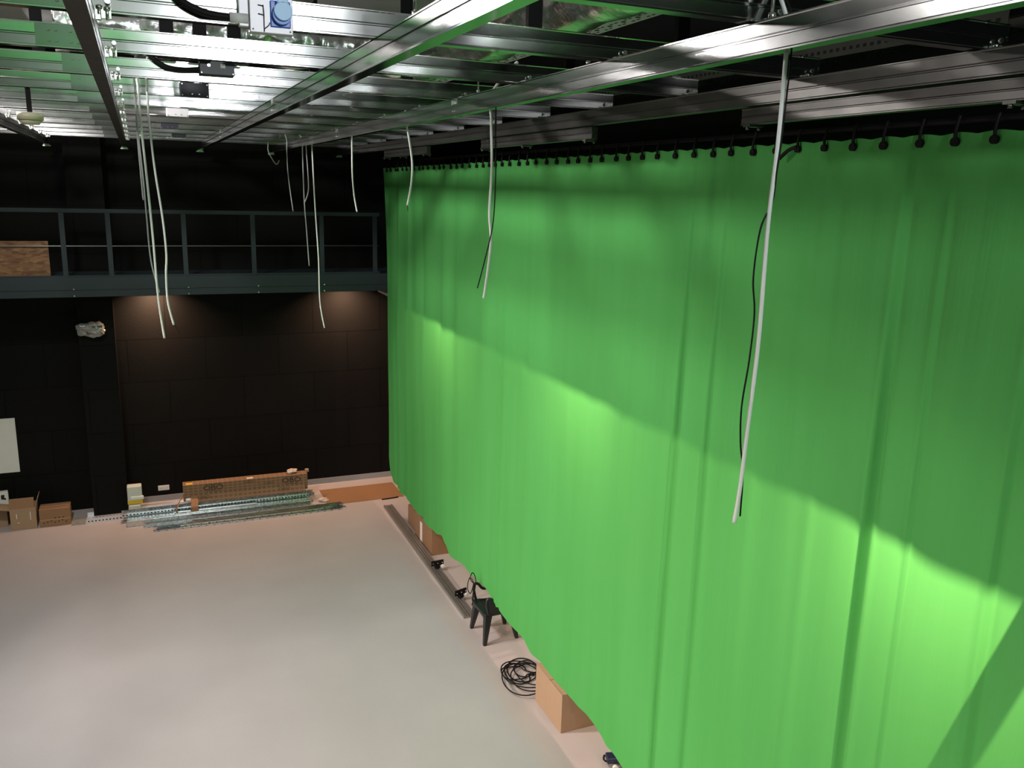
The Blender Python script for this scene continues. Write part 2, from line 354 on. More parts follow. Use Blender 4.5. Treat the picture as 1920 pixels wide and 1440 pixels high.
for i, x in enumerate(rail_x):
    t = thing('ceiling_rail', rail_lab[i], 'rail', (x, 0, ZR), group='long aluminium rails of the ceiling grid')
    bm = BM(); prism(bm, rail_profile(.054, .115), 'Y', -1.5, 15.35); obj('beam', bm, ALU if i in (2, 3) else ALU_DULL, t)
    bm = BM(); box(bm, -.04, .04, 15.33, 15.42, -.012, .0); box(bm, -.055, .055, 15.36, 15.39, -.03, -.012); obj('end_stop', bm, STEEL, t)
    for y in HANG.get(i, []):
        bm = BM(); cyl(bm, (0, y, .20), 'Z', .006, .17, 8); box(bm, -.028, .028, y-.006, y+.006, .235, .247); cyl(bm, (0, y, .13), 'Z', .014, .02, 6)
        obj('threaded_rod', bm, STEEL, t)
    for y in ([5.95, 9.9] if i == 3 else [6.8, 11.2] if i == 2 else []):
        bm = BM(); box(bm, -.031, .031, y-.004, y+.10, .075, .112); cyl(bm, (-.033, y+.02, .03), 'X', .006, .01, 8); cyl(bm, (-.033, y+.06, .03), 'X', .006, .01, 8); obj('splice_plate', bm, STEEL, t)
# short secondary rails below the fifth rail
for (y0, y1), lab in (((0.6, 4.27), 'nearest short rail slung under the fifth ceiling rail'), ((6.1, 8.48), 'middle short rail slung under the fifth ceiling rail'), ((10.3, 12.3), 'farthest short rail slung under the fifth ceiling rail')):
    t = thing('curtain_rail', lab, 'rail', (3.29, 0, EYE+.40), group='short rails under the fifth ceiling rail')
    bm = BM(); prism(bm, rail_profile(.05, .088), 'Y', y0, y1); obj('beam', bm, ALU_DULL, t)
    for y in (y0+.08, (y0+y1)/2+.1, y1-.08):
        bm = BM(); box(bm, -.05, .05, y-.03, y+.03, -.014, -.001); cyl(bm, (-.04, y, -.02), 'Z', .01, .02, 8); cyl(bm, (.04, y, -.02), 'Z', .01, .02, 8)
        obj('clamp', bm, ALU_DULL, t)

# cross bars
ZJ = EYE+.618
jlab = ['nearest', 'second from the camera', 'third from the camera', 'fourth from the camera', 'fifth from the camera', 'sixth from the camera', 'seventh from the camera', 'eighth from the camera',
        'fourth from the back wall', 'third from the back wall', 'second from the back wall', 'closest to the back wall']
def clamp_mesh():
    bm = BM()
    box(bm, .030, .085, -.042, -.030, -.022, .018); box(bm, .030, .048, -.060, -.030, -.030, -.012)
    cyl(bm, (.045, -.050, -.004), 'Z', .006, .055, 8); cyl(bm, (.072, -.050, -.004), 'Z', .006, .050, 8)
    cyl(bm, (.045, -.050, .016), 'Z', .012, .010, 6); cyl(bm, (.072, -.050, .012), 'Z', .012, .010, 6)
    cyl(bm, (.075, -.045, .04), 'Y', .011, .010, 8)
    return bm
clamp_proto = None; plate_proto = None; beam_proto = None; bolt_proto = None
for k, y in enumerate(jy):
    t = thing('ceiling_crossbar', 'aluminium crossbar of the ceiling grid, ' + jlab[k], 'crossbar', (0, y, ZJ), group='aluminium crossbars of the ceiling grid')
    if beam_proto is None:
        bm = BM(); prism(bm, rail_profile(.054, .112), 'X', -4.9, 3.42); beam_proto = obj('beam', bm, ALU, t)
        bm = clamp_mesh(); clamp_proto = obj('clamp', bm, STEEL, t); clamp_proto.location = (rail_x[0], 0, 0)
        bm = BM(); box(bm, 0, .22, -.033, -.028, .006, .106)
        for bx in (.03, .05, .09, .11):
            for bz in (.032, .082): cyl(bm, (bx*1.6+.01, -.037, bz), 'Y', .009, .008, 8)
        plate_proto = obj('splice_plate', bm, ALU_DARK, t); plate_proto.location = (-.05-.30, 0, 0)
        first = True
    else:
        c = beam_proto.copy(); C.objects.link(c); c.parent = t; first = False
    for i, x in enumerate(rail_x):
        if first and i == 0: continue
        c = clamp_proto.copy(); C.objects.link(c); c.parent = t; c.location = (x, 0, 0)
    if k % 3 == 1:
        c = clamp_proto.copy(); C.objects.link(c); c.parent = t; c.location = (.42, 0, .118)
    if not first:
        c = plate_proto.copy(); C.objects.link(c); c.parent = t; c.location = (-.36-.02*(k % 3), 0, 0)
    if k in (1, 2):
        c = plate_proto.copy(); C.objects.link(c); c.parent = t; c.location = (.02, .060, 0)

# wall brackets/struts holding the grid
spots = [(0.23, 5.95), (0.42, 5.95), (0.62, 5.92), (1.86, 6.35), (1.99, 4.42), (3.05, 4.62), (-0.6, 7.6), (-2.2, 5.0), (1.5, 8.0), (3.2, 6.4), (-.62, 11.2), (2.05, 11.2)]
strut_lab = ['leftmost of the three black struts beside the small black box', 'middle of the three black struts beside the small black box', 'black strut right of the small black box seen against foil',
             'black strut above the third crossbar beside the red fire collar', 'black strut beside the foil duct above the perforated tray', 'black strut right of the perforated tray',
             'black strut over the left bays near the smoke detector', 'black strut over the far left bays', 'black strut over the middle of the grid', 'black strut over the fifth rail', 'black strut over the far left bays near the back', 'black strut over the fourth rail near the back']
for (x, y), lb in zip(spots, strut_lab):
    t = thing('hanger_strut', lb, 'strut', (x, y, EYE+.74), group='black struts between grid and ceiling')
    bm = BM(); prism(bm, [(-.04, -.02), (.04, -.02), (.04, .02), (.012, .02), (.012, .008), (-.012, .008), (-.012, .02), (-.04, .02)], 'Z', 0, ZC-EYE-.745); obj('post', bm, BLACK_STEEL, t)
    obj('foot_plate', one(box, -.06, .06, -.04, .04, -.008, 0), BLACK_STEEL, t)

# perforated cable trays
def cable_tray(name, lab, x0, x1, y0, y1, z, h, m, group='perforated cable trays above the grid'):
    t = thing(name, lab, 'cable tray', (0, 0, z), group=group)
    bm = BM(); box(bm, x0, x1, y0, y1, 0, .003); box(bm, x0, x0+.003, y0, y1, .003, h); box(bm, x1-.003, x1, y0, y1, .003, h)
    box(bm, x0, x0+.015, y0, y1, h, h+.002); box(bm, x1-.015, x1, y0, y1, h, h+.002)
    y = y0+.06; k = 0
    while y < y1-.06:
        if k % 3 == 0:
            for xx in (x0+(x1-x0)*.3, x0+(x1-x0)*.7): cyl(bm, (xx, y, -.0008), 'Z', .018, .0015, 10, 1)
        else:
            for q in range(4):
                xx = x0+(x1-x0)*(.15+.233*q); box(bm, xx-.006, xx+.006, y-.016, y+.016, -.0015, 0, 1)
        for s in (x0-.0008, x1-.0007):
            box(bm, s, s+.0015, y-.014, y+.014, h*.35, h*.6, 1)
        y += .058; k += 1
    obj('channel', bm, [m, BLACK_HOLE], t)
    return t
cable_tray('cable_tray', 'pale perforated cable tray crossing above the grid between the third and fourth rails', 2.71, 2.97, 2.9, 14.5, EYE+1.05, .06, WHITE_TRAY)
cable_tray('cable_tray', 'dim perforated cable tray above the green cloth beside the fifth rail', 4.25, 4.45, 3.4, 15.5, EYE+.9, .085, ALU_DULL)

# foil wrapped ducts
def duct(lab, pts, r, seed):
    bm = BM(); tube(bm, pts, r, n=48, sub=40)
    for v in bm.verts:
        p = v.co*5.0+Vector((seed, 0, 0)); p.y *= .6
        n1 = noise.noise(p); n2 = noise.noise(p*3.1)
        v.co += Vector((n1, n2*.5, noise.noise(p+Vector((9, 4, 2)))))*.03 + Vector((n2, 0, n2))*.012
    o = obj('air_duct', bm, FOIL); return tag(o, lab, 'duct', 'foil wrapped air ducts above the grid')
duct('foil wrapped air duct above the blue socket box', [(1.15, 1.8, EYE+1.48), (1.1, 5, EYE+1.48), (1.1, 9, EYE+1.48), (1.1, 15.5, EYE+1.48)], .24, 1)
duct('foil wrapped air duct above the small black box left of the third rail', [(0.42, 6.3, EYE+1.45), (.40, 8, EYE+1.45), (.3, 11, EYE+1.45), (.2, 15.5, EYE+1.45)], .18, 5)
duct('foil wrapped air duct crossing over the perforated tray', [(2.42, 1.8, EYE+1.12), (2.42, 4, EYE+1.12), (2.42, 8, EYE+1.12), (2.35, 15.5, EYE+1.12)], .21, 9)
duct('foil wrapped cross duct behind the three black struts', [(-.45, 6.95, EYE+1.03), (.6, 6.93, EYE+1.03), (1.4, 6.95, EYE+1.03), (2.08, 6.95, EYE+1.03)], .18, 21)
duct('foil wrapped cross duct over the near end of the fourth rail', [(2.75, 5.3, EYE+1.60), (3.4, 5.4, EYE+1.60), (4.6, 5.5, EYE+1.6)], .2, 13)
for x, y, z, lb in ((1.98, 5.9, .95, 'red brown fire collar on foil duct left of the perforated tray'), (2.08, 4.2, .95, 'red brown fire collar beside black strut at the top of the picture')):
    bm = BM(); box(bm, -.05, .05, -.05, .05, 0, .12); box(bm, -.06, .06, -.06, .06, .10, .12); box(bm, -.02, .02, -.02, .02, .12, .30); o = obj('fire_collar', bm, ORANGE, None, .006); o.location = (x, y, EYE+z); o.rotation_euler = (.2, .35, .4)
    tag(o, lb, 'collar', 'fire collars')

# ---------------------------------------------- boxes fixed to the crossbars
def screws(bm, w, h, y, r=.005, inset=.014):
    for sx in (-1, 1):
        for sz in (-1, 1): cyl(bm, (sx*(w/2-inset), y, sz*(h/2-inset)), 'Y', r, .004, 8)
FY = lambda k: jy[k]-.031
t = thing('socket_box', 'grey metal box with blue industrial socket on the second crossbar', 'electrical box', (.545, FY(1), EYE+.665))
ka = .075
obj('box_body', one(box, -.085, .085, -.05, 0, -.075, .075), BOXMETAL, t, .003)
obj('side_module', one(box, -.125, -.086, -.035, 0, -.055, .06), BOXMETAL, t, .003)
bm = BM(); screws(bm, .17, .15, -.051, .0035, .012); obj('screw', bm, BOXBLACK, t)
s = obj('socket_plate', one(box, -.005, .075, -.058, -.0505, -.05, .05), BLUE, t, .004)
obj('socket_collar', one(cyl, (.037, -.072, -.006), 'Y', .036, .028, 28, 0, .038), BLUE, s)
l_ = one(cyl, (.040, -.093, .006), 'Y', .036, .014, 28); box(l_, .018, .060, -.100, -.075, .036, .052); obj('socket_lid', l_, BLUE_L, s, .002)
bm = BM(); tube(bm, [(-.032, -.053, .03), (-.030, -.055, 0), (-.030, -.054, -.03), (-.030, -.054, -.07)], .0022, 6); tube(bm, [(-.052, -.053, .028), (-.032, -.055, .026)], .002, 6); tube(bm, [(-.052, -.053, -.005), (-.030, -.055, -.008)], .002, 6); tube(bm, [(-.030, -.055, -.06), (-.012, -.056, -.045), (-.008, -.056, -.035)], .002, 6)
obj('latch_wire', bm, BOXBLACK, t)
obj('cable_gland', one(cyl, (-.125, -.03, -.025), 'X', .02, .07, 16), WHITE, t)
bm = BM(); tube(bm, [(.385, FY(1)-.03, EYE+.64), (.30, FY(1)-.035, EYE+.645), (.22, FY(1)-.03, EYE+.675), (.17, FY(1)-.02, EYE+.72), (.14, FY(1)-.01, EYE+.77), (.10, FY(1)+.1, EYE+.83)], .014, 12, sub=26, ribs=1)
o = obj('flexible_conduit', bm, CABLE_B); tag(o, 'thick ribbed black conduit running into the blue socket box', 'conduit', 'black conduits feeding the grid boxes')
t = thing('socket_box', 'small dark navy box with white square on the fourth crossbar', 'electrical box', (.52, FY(3), EYE+.715))
obj('box_body', one(box, -.105, .105, -.06, 0, -.055, .055), BOXBLACK, t, .003)
obj('label_plate', one(box, .02, .048, -.063, -.0605, -.012, .012), WHITE, t); bm = BM(); cyl(bm, (-.05, -.0615, 0), 'Y', .009, .003, 16); obj('knob', bm, STEEL, t)
bm = BM(); screws(bm, .21, .11, -.061, .003, .01); obj('screw', bm, STEEL, t)
bm = BM(); tube(bm, [(.415, FY(3)-.03, EYE+.69), (.32, FY(3)-.03, EYE+.68), (.22, FY(3)-.03, EYE+.69), (.14, FY(3)-.03, EYE+.74), (.10, FY(3)-.01, EYE+.80), (.09, FY(3)+.1, EYE+.84)], .014, 12, sub=26, ribs=1)
o = obj('flexible_conduit', bm, CABLE_B); tag(o, 'black ribbed conduit running into the small navy box', 'conduit', 'black conduits feeding the grid boxes')
for k, xx, lb, m in ((4, .45, 'black box on the fifth crossbar, below the navy box', BOXBLACK), (6, .42, 'pale grey box on the seventh crossbar, between two black ones', BOXMETAL), (8, .42, 'black box near the far end of the lit bay', BOXBLACK), (10, .62, 'black box on the farthest lit crossbar but one', BOXBLACK)):
    t = thing('socket_box', lb, 'electrical box', (xx, FY(k), EYE+.665), group='small boxes on the far crossbars')
    obj('box_body', one(box, -.10, .10, -.05, 0, -.052, .052), m, t, .003)
    bm = BM(); screws(bm, .2, .105, -.051, .0045, .012); cyl(bm, (-.02, -.051, -.03), 'Y', .0045, .004, 8); cyl(bm, (.03, -.051, -.03), 'Y', .0045, .004, 8); obj('screw', bm, STEEL, t)
# smoke detector
t = thing('smoke_detector', 'cream smoke detector hanging under the left bays on a black stem', 'detector', (-.66, 7.21, EYE+.40))
bm = BM(); cyl(bm, (0, 0, .02), 'Z', .085, .05, 24); cyl(bm, (0, 0, -.02), 'Z', .055, .03, 24, 0, .08); obj('head', bm, CREAM, t)
obj('stem', one(box, -.016, .016, -.008, .008, .045, .217), BLACK_STEEL, t)

# ------------------------------------------------------------------ hanging cables
def cable(name, lab, pts, r, m, group='loose cables hanging from the grid', core=None):
    x_, y_, z_ = pts[0]; yj = min(jy, key=lambda v: abs(v-y_)); p1 = pts[1]
    pts = [(x_, yj, ZJ+.112+r), (x_, yj+(.045 if y_ > yj else -.045), ZJ+.112), (p1[0], p1[1], max(p1[2], E0+.60))] + [p for p in pts[1:] if p[2] < E0+.58]
    bm = BM(); tube(bm, pts, r, 8, 7); o = obj(name, bm, m); tag(o, lab, 'cable', group)
    if core:
        obj('stripped_core', one(tube, core, r*.3, 6, 4), CABLE_B, o)
    return o
E0 = EYE
def down(x, y, prof, top=.66):      # prof: list of (dx, z above eye)
    return [(x, y, E0+top)] + [(x+dx, y, E0+z) for dx, z in prof]
cable('hanging_cable', 'longest pale grey cable hanging in front of the near green cloth', [(2.18, 2.66, E0+.72), (2.175, 2.62, E0+.55), (2.168, 2.61, E0+.21), (2.155, 2.61, E0-.1), (2.16, 2.61, E0-.54), (2.145, 2.61, E0-.88), (2.135, 2.61, E0-1.12), (2.12, 2.61, E0-1.28)], .0085, CABLE_W)
P1 = [(2.185, 2.63, .6), (2.175, 2.60, .25), (2.165, 2.60, .09), (2.165, 2.61, -.02), (2.13, 2.62, -.12), (2.125, 2.63, -.30), (2.145, 2.63, -.44), (2.14, 2.63, -.62), (2.115, 2.62, -.80), (2.125, 2.62, -.95), (2.15, 2.62, -1.08), (2.155, 2.62, -1.26)]
cable('hanging_wire', 'thin black wire winding around the longest near cable', [(a, b_, E0+c) for a, b_, c in P1], .0035, CABLE_B, 'thin wires hanging beside cables')
cable('hanging_cable', 'white cable hanging before the middle of the green cloth, second nearest', [(2.14, 5.38, E0+.62), (2.14, 5.38, E0+.42), (2.15, 5.38, E0+.15), (2.14, 5.38, E0-.15), (2.155, 5.38, E0-.33), (2.14, 5.38, E0-.5), (2.11, 5.38, E0-.72)], .0085, CABLE_W)
cable('hanging_wire', 'thin black wire splayed left of the middle cable', [(2.155, 5.37, E0+.6), (2.175, 5.37, E0+.1), (2.165, 5.37, E0-.20), (2.13, 5.37, E0-.38), (2.06, 5.37, E0-.65)], .004, CABLE_B, 'thin wires hanging beside cables')
cable('hanging_cable', 'short white cable at the far top corner of the green cloth', [(2.16, 7.6, E0+.72), (2.19, 7.55, E0+.6), (2.21, 7.5, E0+.45), (2.245, 7.5, E0+.2), (2.235, 7.5, E0+.02), (2.20, 7.5, E0-.16)], .0095, CABLE_W, core=[(2.20, 7.5, E0-.15), (2.205, 7.5, E0-.21)])
cable('hanging_cable', 'pale cable hanging just left of the green cloth, curving right', [(2.17, 9.48, E0+.62), (2.165, 9.48, E0+.36), (2.165, 9.48, E0+.1), (2.18, 9.48, E0-.1), (2.21, 9.48, E0-.28)], .0085, CABLE_W, core=[(2.21, 9.48, E0-.27), (2.2, 9.48, E0-.33)])
cable('hanging_cable', 'longest of the cables in front of the black wall, reaching the lit wall', [(2.20, 12.1, E0+.65), (2.22, 12.1, E0+.4), (2.24, 12.1, E0-.3), (2.27, 12.1, E0-1.0), (2.275, 12.1, E0-1.6), (2.33, 12.1, E0-1.98)], .0095, CABLE_W)
cable('hanging_cable', 'grey cable left of the longest far one, ending above the walkway beam', [(2.10, 12.3, E0+.65), (2.125, 12.3, E0+.42), (2.13, 12.3, E0-.2), (2.15, 12.3, E0-.6), (2.175, 12.3, E0-1.12)], .008, CABLE_G)
cable('hanging_cable', 'grey cable with hooked tip touching its neighbour above the far guardrail', [(2.13, 12.2, E0+.65), (2.16, 12.2, E0+.43), (2.175, 12.2, E0+.1), (2.17, 12.2, E0-.1), (2.12, 12.2, E0-.24)], .0075, CABLE_G)
cable('hanging_wire', 'thin dark wire hanging over the far guardrail', [(1.93, 12.4, E0+.65), (1.93, 12.4, E0+.42), (1.94, 12.4, E0+.1), (1.99, 12.4, E0-.37)], .007, CABLE_G, 'thin wires hanging beside cables')
cable('hanging_wire', 'short wire loop dangling at the far end of the fourth rail', [(1.88, 14.0, E0+.65), (1.90, 14.0, E0+.48), (1.97, 14.0, E0+.34), (2.02, 14.0, E0+.29), (2.06, 14.0, E0+.35), (2.06, 14.0, E0+.65)], .008, CABLE_G, 'thin wires hanging beside cables')
# left bundle
cable('hanging_cable', 'bright white cable at right of the left bundle, tip bent right', [(.115, 6.6, E0+.74), (.11, 6.55, E0+.55), (.11, 6.5, E0+.38), (.125, 6.5, E0+.08), (.155, 6.5, E0-.25), (.165, 6.5, E0-.50), (.155, 6.5, E0-.64), (.155, 6.5, E0-.83), (.185, 6.5, E0-1.0)], .0072, CABLE_W, 'cable bundle hanging at left', core=[(.185, 6.5, E0-.98), (.2, 6.5, E0-1.02), (.225, 6.5, E0-1.06)])
cable('hanging_cable', 'bright white cable of the left bundle reaching lowest', [(.055, 6.9, E0+.74), (.06, 6.9, E0+.42), (.075, 6.9, E0+.05), (.09, 6.9, E0-.38), (.10, 6.9, E0-.85), (.125, 6.9, E0-1.16)], .0082, CABLE_W, 'cable bundle hanging at left')
cable('hanging_cable', 'thin grey cable at left of the left bundle', [(.035, 7.2, E0+.74), (.04, 7.2, E0+.38), (.055, 7.2, E0-.01), (.06, 7.2, E0-.27), (.07, 7.2, E0-.6), (.115, 7.2, E0-.85)], .0055, CABLE_G, 'cable bundle hanging at left')
cable('hanging_cable', 'shortest thin cable of the left bundle', [(.03, 7.3, E0+.74), (.035, 7.3, E0+.3), (.04, 7.3, E0+.05), (.045, 7.3, E0-.15)], .0055, CABLE_G, 'cable bundle hanging at left')

# ------------------------------------------------------------------ the green cloth
def interp(tab, y):
    for (a, va), (b_, vb) in zip(tab, tab[1:]):
        if a <= y <= b_:
            s = (y-a)/(b_-a); s = s*s*(3-2*s); return va+(vb-va)*s
    return tab[0][1] if y < tab[0][0] else tab[-1][1]
CX = 3.85
BOT = [(-3.7, .5), (3, .46), (6.00, .45), (6.31, .50), (6.64, .515), (6.99, .52), (7.26, .505), (7.49, .50), (7.81, .53), (8.05, .50), (8.35, .57), (8.93, .55), (9.29, .60), (9.57, .63), (9.96, .59), (10.38, .58), (10.94, .49), (11.18, .60), (11.32, .65), (11.7, .57), (12.08, .535), (12.6, .55), (12.94, .57), (13.11, .62), (13.45, .59), (13.76, .58), (14.1, .63), (14.35, .70), (14.62, 1.0)]
TIES = [3.04-.2296*2, 3.04-.2296] + [3.04+.2296*k for k in range(50)]
CREASE = [(3.54, .045, .05), (5.56, .035, .045), (5.12, .028, .05), (9.12, .018, .03), (3.25, .02, .04), (4.04, .018, .06), (2.7, .02, .04), (6.8, .012, .10), (13.85, .03, .06), (13.5, .035, .08), (13.1, .025, .07), (12.4, .02, .08), (6.3, .015, .08), (4.6, .016, .07), (8.1, .010, .09)]
random.seed(3)
FOLD = [(random.uniform(1.2, 9), random.uniform(0, 6.28), random.uniform(.002, .010)) for _ in range(10)]
def cloth_x(y, z):
    t = max(0, min(1, (6.04-z)/5.5)); x = 0
    for fr, ph, am in FOLD:
        x += am*math.sin(fr*y*1.7+ph+.25*z*math.sin(fr*3.1))*(.35+.9*math.sin(math.pi*min(1, t*.9+.1)))*.7
    for cy, am, wd in CREASE:
        d = (y-cy)/wd
        if abs(d) < 4:
            x += -am*math.exp(-d*d*.8)*math.tanh(3*d)*(.25+.75*min(1, t*3)) if cy in (3.54, 5.56, 5.12, 3.25, 2.7, 9.12) else am*math.exp(-d*d)*(.2+.8*min(1, t*4))*(-1 if int(cy*10) % 2 else 1)
    x += .035*noise.noise(Vector((y*.55, z*.45, 3.3)))+.010*noise.noise(Vector((y*2.6, z*.5, 7.7)))
    # small pleats gathered at the ties
    if z > 5.2:
        x += .008*math.sin(2*math.pi*(y-3.04)/.2296)*((z-5.2)/.85)**2
    return x
bm = BM(); NY, NZ = 1200, 90; Y0, Y1 = -3.6, 14.60; grid = []
for i in range(NY+1):
    y = Y0+(Y1-Y0)*i/NY; zb = interp(BOT, y)+.012*math.sin(y*6.3)*math.sin(y*1.7); zt = 6.043-(y-3.0)*.0035
    zt += -.012*(1-abs(math.cos(math.pi*(y-3.04)/.2296)))
    row = []
    for j in range(NZ+1):
        z = zb+(zt-zb)*j/NZ
        q = j/NZ; yy = y - (.34*max(0, (y-13.9)/.7)*math.sin(math.pi*min(1, (1-q)*.62))**.8 if y > 13.9 else 0)
        row.append(bm.verts.new((CX+cloth_x(y, z), yy, z)))
    grid.append(row)
for i in range(NY):
    for j in range(NZ):
        f = bm.faces.new((grid[i][j], grid[i+1][j], grid[i+1][j+1], grid[i][j+1])); f.smooth = True
cl = obj('backdrop_cloth', bm, CLOTH); tag(cl, 'huge green screen cloth hanging along the right side of the studio', 'backdrop')
b2 = BM(); g_ = []  # cloth added out of view so the grid reflects green
for i in range(161):
    x = -6.0+9.7*i/160
    g_.append([b2.verts.new((x, -3.75+.04*math.sin(x*7)+.02*math.sin(x*17+1), z)) for z in (.4, 2.2, 4.0, 5.8, 7.6)])
for i in range(160):
    for j in range(4):
        f = b2.faces.new((g_[i][j], g_[i+1][j], g_[i+1][j+1], g_[i][j+1])); f.smooth = True
c2 = obj('backdrop_cloth', b2, CLOTH); tag(c2, 'unseen green cloth added behind the camera to tint the grid reflections', 'backdrop')
# pipe
o = obj('curtain_pipe', one(cyl, (CX+.03, 5.5, 6.10), 'Y', .016, 18.2, 14), BLACK_STEEL); o.rotation_euler = (0, 0, 0)
tag(o, 'black pipe along the top of the green cloth', 'pipe')
proto = None
for k, y in enumerate(TIES):
    zt = 6.043-(y-3.0)*.0035
    loose = abs(y-4.417) < .05
    if proto is None or loose:
        bm = BM(); tube(bm, [(0, 0, -.045), (-.006, 0, -.02), (-.004, 0, .02), (.01, 0, .075)], .009, 8)
        cyl(bm, (-.004, 0, -.045), 'X', .021, .02, 14)
        if loose: tube(bm, [(-.01, 0, -.03), (-.03, .05, -.05), (-.04, .12, -.10)], .012, 8)
        o = obj('cloth_tie', bm, CABLE_B)
        if not loose: proto = o
    else:
        o = proto.copy(); C.objects.link(o)
    o.location = (CX-.015+cloth_x(y, 6.0), y, zt); sc = 1.0+.1*random.random(); o.scale = (sc, sc, sc)
    if loose: tag(o, 'black elastic tie with its loose tail sticking out left of the near cloth top', 'tie')
    else: tag(o, 'black elastic tie holding the top hem of the green cloth', 'tie', 'black ties along the top hem of the green cloth')
# blocker added behind the cloth to cast the dark band near its lower corner
bm = BM(); prism(bm, [(-.03, -.065), (.03, -.065), (.03, .065), (-.03, .065)], 'Z', 0, 4.05); o = obj('shadow_bar', bm, BLACK_STEEL); o.location = (3.99, 3.745, 0.02); o.rotation_euler = (math.radians(17.6), 0, 0)
tag(o, 'unseen diagonal bar added to cast the dark band on the lower right corner of the cloth', 'shadow bar')

# ------------------------------------------------------------------ things on the floor, right side
def carton(name, lab, loc, sx, sy, sz, rz=0, m=CARD, tape=True, lab_strip=None, group=None):
    t = thing(name, lab, 'box', loc, rz, group)
    obj('carton_body', one(box, 0, sx, 0, sy, 0, sz-.006), m, t, .004)
    bm = BM(); box(bm, 0, sx, 0, sy/2-.002, sz-.0055, sz); box(bm, 0, sx, sy/2+.002, sy, sz-.0055, sz+.004); obj('top_flap', bm, m, t)
    if tape: obj('tape', one(box, .0, sx, sy/2-.025, sy/2+.025, sz+.0045, sz+.0055), TAPE, t)
    if lab_strip:
        s = obj('shipping_label', one(box, *lab_strip), PAPER, t)
    return t
carton('cardboard_box', 'plain brown carton half under the near cloth hem beside the cable coil', (3.83, 7.26, 0), .55, .66, .46)
t = carton('cardboard_box', 'brown carton with white label strip under the far cloth hem', (3.94, 12.10, 0), .5, .9, .45, 0, CARD_DARK, True, (-.0015, -.0001, .50, .62, .03, .36))
carton('cardboard_box', 'small dark brown carton at the far bottom corner of the cloth', (3.98, 13.05, 0), .4, .5, .34, 0, CARD_DARK)
# aluminium rail lying on the floor
t = thing('floor_rail', 'loose aluminium rail lying on the floor beside the green cloth', 'rail', (3.80, 10.0, 0), math.radians(-.6))
t.rotation_euler = (0, 0, math.radians(-.65))
bm = BM(); prism(bm, [(-.078, 0), (.078, 0), (.078, .048), (.050, .048), (.050, .030), (.030, .030), (.030, .044), (.010, .044), (.010, .022), (-.010, .022), (-.010, .044), (-.030, .044), (-.030, .030), (-.050, .030), (-.050, .048), (-.078, .048)], 'Y', 0, 4.4); obj('profile', bm, mat('weathered_aluminium', (.34, .32, .30), .45, .8, noise_amt=.15, noise_scale=5), t)
def trolley(lab, loc, rz):
    t = thing('rail_trolley', lab, 'trolley', loc, rz, 'black trolleys on the loose floor rail')
    bm = BM(); box(bm, -.10, .10, -.012, .012, .045, .125); b2 = bm
    obj('plate', bm, CABLE_B, t, .006)
    bm = BM()
    for x in (-.075, 0, .075): cyl(bm, (x, -.014, .085), 'Y', .008, .006, 8)
    obj('bolt', bm, STEEL, t)
    obj('neck', one(box, -.035, .035, -.03, .03, 0, .05), CABLE_B, t, .004)
    bm = BM(); cyl(bm, (.075, -.035, .03), 'Y', .030, .03, 20); cyl(bm, (.075, -.035, .03), 'Y', .012, .045, 12); obj('wheel', bm, WHITE, t)
    return t
trolley('black trolley with white wheel, farther of two on the loose rail', (3.855, 11.55, .046), math.radians(5))
trolley('black trolley with white wheel, nearer of two on the loose rail', (3.86, 10.52, .046), math.radians(18))
t = thing('rail_trolley', 'navy black trolley with white wheels at the bottom edge beside the cloth', 'trolley', (4.05, 6.62, 0), math.radians(-18))
obj('plate', one(box, -.02, .32, -.06, .06, .05, .11), NAVY, t, .01)
obj('handle', one(tube, [(-.03, -.05, .08), (-.045, 0, .07), (-.03, .05, .08)], .01, 8), CABLE_B, t)
for x, y in ((.06, -.09), (.26, -.09), (.06, .08), (.26, .08)):
    obj('wheel', one(cyl, (x, y, .03), 'Y', .03, .03, 18), WHITE, t)

# cable coil
bm = BM(); random.seed(11)
pts = []
cx, cy = 3.90, 8.42
N = 8*16; cx = 3.90
for i in range(N):
    a = 2*math.pi*i/16; lp = i//16
    rr = .19+.06*math.sin(lp*2.4)+.02*math.sin(a*2+lp); ox = .09*math.sin(lp*1.9+.5); oy = .12*math.cos(lp*2.7)
    pts.append((cx+ox+rr*math.cos(a)*1.0, cy+oy+rr*1.35*math.sin(a), .012+.010*((lp*3) % 5)+.006*math.sin(a*3)))
tube(bm, pts, .0075, 8, 3)
o = obj('cable_coil', bm, CABLE_B); tag(o, 'coil of black cable on the floor behind the near carton', 'cable')

